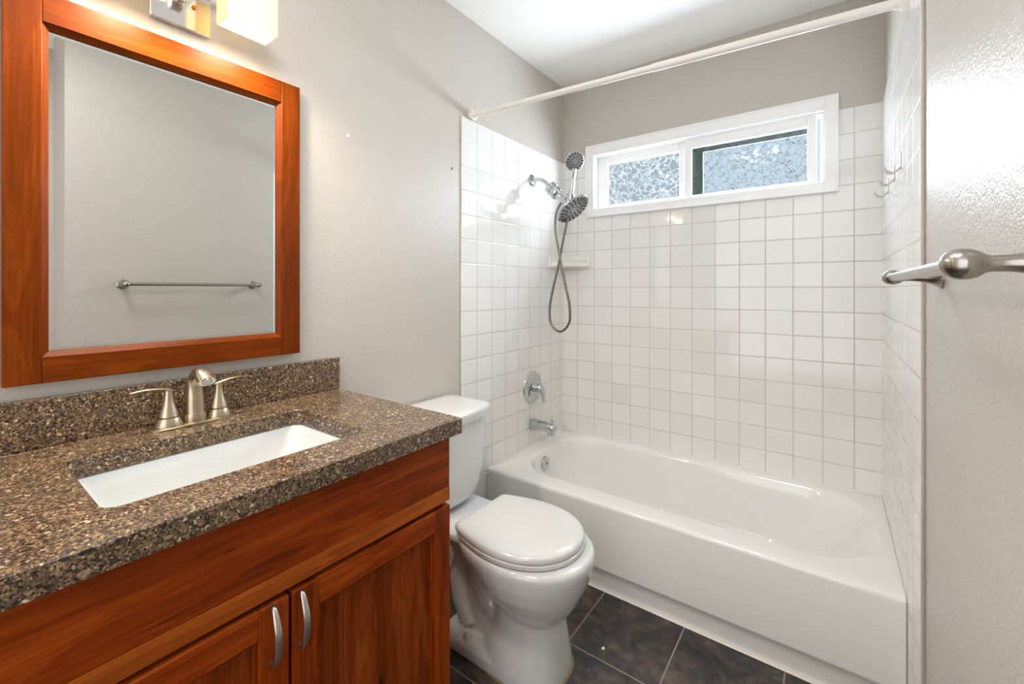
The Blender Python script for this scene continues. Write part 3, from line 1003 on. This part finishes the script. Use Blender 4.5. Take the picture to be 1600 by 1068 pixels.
for yc in (0.280, 0.502):
    x0, x1, hw = 0.090, 0.158, 0.059
    sd = MB()
    t = 0.0035
    # front bulges gently; box open below
    def outl(inset, z, grow=0.0):
        pts = []
        nn = 8
        for i in range(nn + 1):
            u = i / nn * 2 - 1
            pts.append((x1 - inset + 0.008 * (1 - u * u) + grow, yc + u * (hw - inset), z))
        pts.append((x0 + inset, yc + hw - inset, z))
        pts.append((x0 + inset, yc - hw + inset, z))
        return pts
    sd.loft([outl(t, SZ1), outl(t, SZ0), outl(0, SZ0), outl(0, SZ1), outl(t, SZ1)], False, False)
    bmesh.ops.remove_doubles(sd.bm, verts=sd.bm.verts, dist=1e-6)
    so = sd.build('lamp_shade', M['shade'], vl, smooth=False)
    MB().lathe((0.122, yc, SZ1 - 0.005), (0, 0, -1), [(0, 0.016), (0.018, 0.016), (0.020, 0.012)], 20).build('socket', M['vinyl'], so)
    MB().lathe((0.122, yc, SZ1 - 0.022), (0, 0, -1), [(0, 0.010), (0.008, 0.014), (0.016, 0.019), (0.024, 0.020), (0.032, 0.016), (0.037, 0.008), (0.038, 0)], 20).build('bulb', M['bulb'], so)
    bl = bpy.data.lights.new('vanity_bulb', 'POINT')
    bl.energy = VANITY_WATT
    bl.color = VANITY_COLOR
    bl.shadow_soft_size = 0.025
    bo_ = bpy.data.objects.new('vanity_bulb', bl)
    COL.objects.link(bo_)
    bo_.location = (0.122, yc, SZ0 + 0.022)
    area('vanity_downlight', (0.122, yc, SZ0 + 0.012), (0, 0, 0), 0.055, 0.105, VANITY_DOWN, VANITY_COLOR).data.spread = R(155)

# ================================================================== TOILET
TC = 1.178
to = thing('toilet', 'white two-piece round toilet with closed lid beside the tub', 'toilet', (0.36, TC, 0))


def egg(xb, xf, w, z, xw=None, n_=40, pw=2.2):
    """egg-shaped outline: back xb, front xf, half width w, widest at xw"""
    xw = xb + (xf - xb) * 0.5 if xw is None else xw
    pts = []
    for i in range(n_):
        a = 2 * math.pi * i / n_
        c, s = math.cos(a), math.sin(a)
        e = 2.0 / pw
        cx = math.copysign(abs(c) ** e, c)
        sy = math.copysign(abs(s) ** e, s)
        pts.append((xw + cx * ((xf - xw) if c >= 0 else (xw - xb)), TC + sy * w, z))
    return pts


bw_ = MB()
# bowl
bw_.loft([egg(0.50, 0.650, 0.070, 0.176, 0.57), egg(0.465, 0.672, 0.094, 0.190, 0.57), egg(0.43, 0.697, 0.121, 0.217, 0.565), egg(0.40, 0.716, 0.143, 0.250, 0.56),
          egg(0.36, 0.735, 0.163, 0.290, 0.55), egg(0.32, 0.749, 0.175, 0.330, 0.54), egg(0.295, 0.757, 0.181, 0.362, 0.53), egg(0.29, 0.757, 0.182, 0.380, 0.53), egg(0.29, 0.751, 0.177, 0.391, 0.53), egg(0.31, 0.735, 0.162, 0.394, 0.53)])
# front pedestal
bw_.loft([egg(0.39, 0.676, 0.124, 0.0, 0.53, pw=2.8), egg(0.39, 0.674, 0.122, 0.03, 0.53, pw=2.8), egg(0.42, 0.665, 0.103, 0.11, 0.54, pw=2.7), egg(0.43, 0.656, 0.092, 0.17, 0.55, pw=2.6), egg(0.45, 0.652, 0.089, 0.212, 0.555, pw=2.5)])
# foot flange towards the wall
bw_.loft([rrect(0.245, 0.52, TC - 0.124, TC + 0.124, 0.05, 0.0, 8), rrect(0.246, 0.52, TC - 0.123, TC + 0.123, 0.05, 0.034, 8), rrect(0.256, 0.51, TC - 0.110, TC + 0.110, 0.05, 0.048, 8)])
# deck under the tank, sweeping into the bowl
bw_.loft([rrect(0.055, 0.46, TC - 0.092, TC + 0.092, 0.05, 0.318, 8), rrect(0.045, 0.47, TC - 0.118, TC + 0.118, 0.05, 0.345, 8), rrect(0.040, 0.46, TC - 0.132, TC + 0.132, 0.04, 0.375, 8), rrect(0.042, 0.45, TC - 0.130, TC + 0.130, 0.04, 0.392, 8)])
bw_.loft([rrect(0.27, 0.50, TC - 0.062, TC + 0.062, 0.04, 0.03, 8), rrect(0.265, 0.52, TC - 0.060, TC + 0.060, 0.04, 0.20, 8), rrect(0.23, 0.52, TC - 0.082, TC + 0.082, 0.05, 0.335, 8)])
# the S of the trapway showing on the flank
for s in (-1, 1):
    tp = spline([(0.45, TC + s * 0.030, 0.13), (0.405, TC + s * 0.038, 0.17), (0.372, TC + s * 0.040, 0.235), (0.342, TC + s * 0.040, 0.278), (0.302, TC + s * 0.040, 0.262),
                 (0.285, TC + s * 0.042, 0.20), (0.298, TC + s * 0.042, 0.12), (0.335, TC + s * 0.038, 0.06)], 5)
    bw_.tube(tp, 0.042, 16)
bw_.build('bowl', M['toilet'], to, mods=[('REMESH', dict(mode='VOXEL', voxel_size=0.0045, use_smooth_shade=True)), ('SMOOTH', dict(factor=0.5, iterations=4))])
cp_ = MB()
cp_.lathe((0.362, 1.082, 0.046), (0, 0, 1), [(0, 0.017), (0.006, 0.0165), (0.020, 0.0125), (0.025, 0.0105), (0.0265, 0.007), (0.0268, 0)], 24)
cp_.build('bolt_cap', M['seat'], to)
ck = MB()
ck.loft([egg(0.386, 0.681, 0.128, 0.0, 0.53, pw=2.8), egg(0.388, 0.678, 0.125, 0.004, 0.53, pw=2.8)])
ck.build('caulk_bead', M['stain'], to)['label'] = 'yellowed caulk bead at the toilet foot'

# tank: bowed front, rounded lower corners
tk = MB()


def tank_ring(z, x0, x1, hw, bow, r):
    pts = []
    nn = 16
    for i in range(nn + 1):                         # bowed front with softened ends
        u = i / nn * 2 - 1
        pts.append((x1 - bow * abs(u) ** 2.4 - 0.012 * max(0, abs(u) - 0.8) / 0.2, TC + u * hw, z))
    pts += [(x0 + 0.02, TC + hw, z), (x0, TC + hw - 0.02, z), (x0, TC, z), (x0, TC - hw + 0.02, z), (x0 + 0.02, TC - hw, z)]
    return pts


TT = [(0.404, 0.075, 0.196, 0.050), (0.406, 0.060, 0.222, 0.085), (0.420, 0.050, 0.236, 0.110), (0.440, 0.042, 0.243, 0.128), (0.475, 0.034, 0.248, 0.143), (0.52, 0.030, 0.250, 0.151),
      (0.60, 0.026, 0.252, 0.160), (0.715, 0.022, 0.255, 0.167)]
tk.loft([tank_ring(z, a, b, h, 0.022, 0) for z, a, b, h in TT])
tk.build('tank', M['toilet'], to, angle=50)
tl = MB()
LT = [(0.7155, 0.016, 0.262, 0.174), (0.718, 0.012, 0.268, 0.179), (0.742, 0.011, 0.272, 0.182), (0.750, 0.012, 0.270, 0.180), (0.7565, 0.017, 0.262, 0.173), (0.7595, 0.028, 0.248, 0.158), (0.761, 0.06, 0.21, 0.12)]
tl.loft([tank_ring(z, a, b, h, 0.026, 0) for z, a, b, h in LT])
tl.build('tank_lid', M['toilet'], to, angle=45)


def lid_outline(z, grow, back, front):
    """D-shaped seat outline: straight hinge edge, round front"""
    pts = []
    hb, wmax = 0.134 + grow, 0.174 + grow
    xw = 0.520
    nn = 26
    for i in range(nn + 1):
        a = -90 + 180.0 * i / nn
        c, s = math.cos(R(a)), math.sin(R(a))
        pts.append((xw + (front - xw) * c ** 0.95 if c > 1e-6 else xw, TC + wmax * math.copysign(abs(s) ** 0.95, s), z))
    side = []
    for i in range(1, 9):
        t_ = i / 8.0
        y_ = hb + (wmax - hb) * math.cos(t_ * math.pi / 2) ** 1.0
        x_ = xw + (back - xw) * t_
        side.append((x_, y_))
    for x_, y_ in side:
        pts.append((x_, TC + y_, z))
    pts[-1] = (back + 0.006, TC + hb - 0.001, z)
    pts.append((back, TC + hb - 0.008, z))
    pts.append((back, TC - hb + 0.008, z))
    pts.append((back + 0.006, TC - hb + 0.001, z))
    for x_, y_ in reversed(side[:-1]):
        pts.append((x_, TC - y_, z))
    return pts


se = MB()
se.loft([lid_outline(0.3962, -0.006, 0.345, 0.716), lid_outline(0.399, 0.0005, 0.342, 0.722), lid_outline(0.409, 0.0015, 0.342, 0.723), lid_outline(0.4125, -0.004, 0.345, 0.717)])
se.build('seat', M['seat'], to, angle=50)
sl_ = MB()
sl_.loft([lid_outline(0.4145, -0.005, 0.337, 0.715), lid_outline(0.4165, 0.0, 0.333, 0.721), lid_outline(0.426, 0.0005, 0.332, 0.722), lid_outline(0.432, -0.003, 0.335, 0.718),
          lid_outline(0.4355, -0.010, 0.342, 0.710), lid_outline(0.4372, -0.022, 0.353, 0.696), lid_outline(0.4385, -0.06, 0.39, 0.65)])
sl_.build('seat_lid', M['seat'], to, angle=50)
for s in (-1, 1):
    MB().box(0.312, 0.341, TC + s * 0.078 - 0.016, TC + s * 0.078 + 0.016, 0.3935, 0.419).build('hinge', M['seat'], to, bevel=0.004)

# ================================================================== SMALL MARKS
tag(MB().lathe((0.0, 0.872, 1.733), (1, 0, 0.0), [(-0.002, 0.006), (0.001, 0.006), (0.0025, 0.0045), (0.003, 0)], 12).build('wall_plug', M['vinyl']),
    'tiny white wall plug left in the wall right of the mirror', 'wall plug')
tag(MB().lathe((0.0, 1.378, 1.734), (1, 0, 0.0), [(-0.002, 0.005), (0.001, 0.005), (0.003, 0.003), (0.0032, 0)], 12).build('screw', M['hose']),
    'small grey screw in the left wall beside the tile edge', 'screw')
sp_ = MB()
sp_.hexa([(0.714, 1.356, 0.0004), (0.722, 1.352, 0.0004), (0.726, 1.362, 0.0004), (0.719, 1.368, 0.0004),
          (0.715, 1.357, 0.002), (0.721, 1.354, 0.003), (0.724, 1.361, 0.002), (0.719, 1.366, 0.0035)])
tag(sp_.build('paper_scrap', M['caulk'], smooth=False), 'tiny white paper scrap on the slate floor', 'scrap')
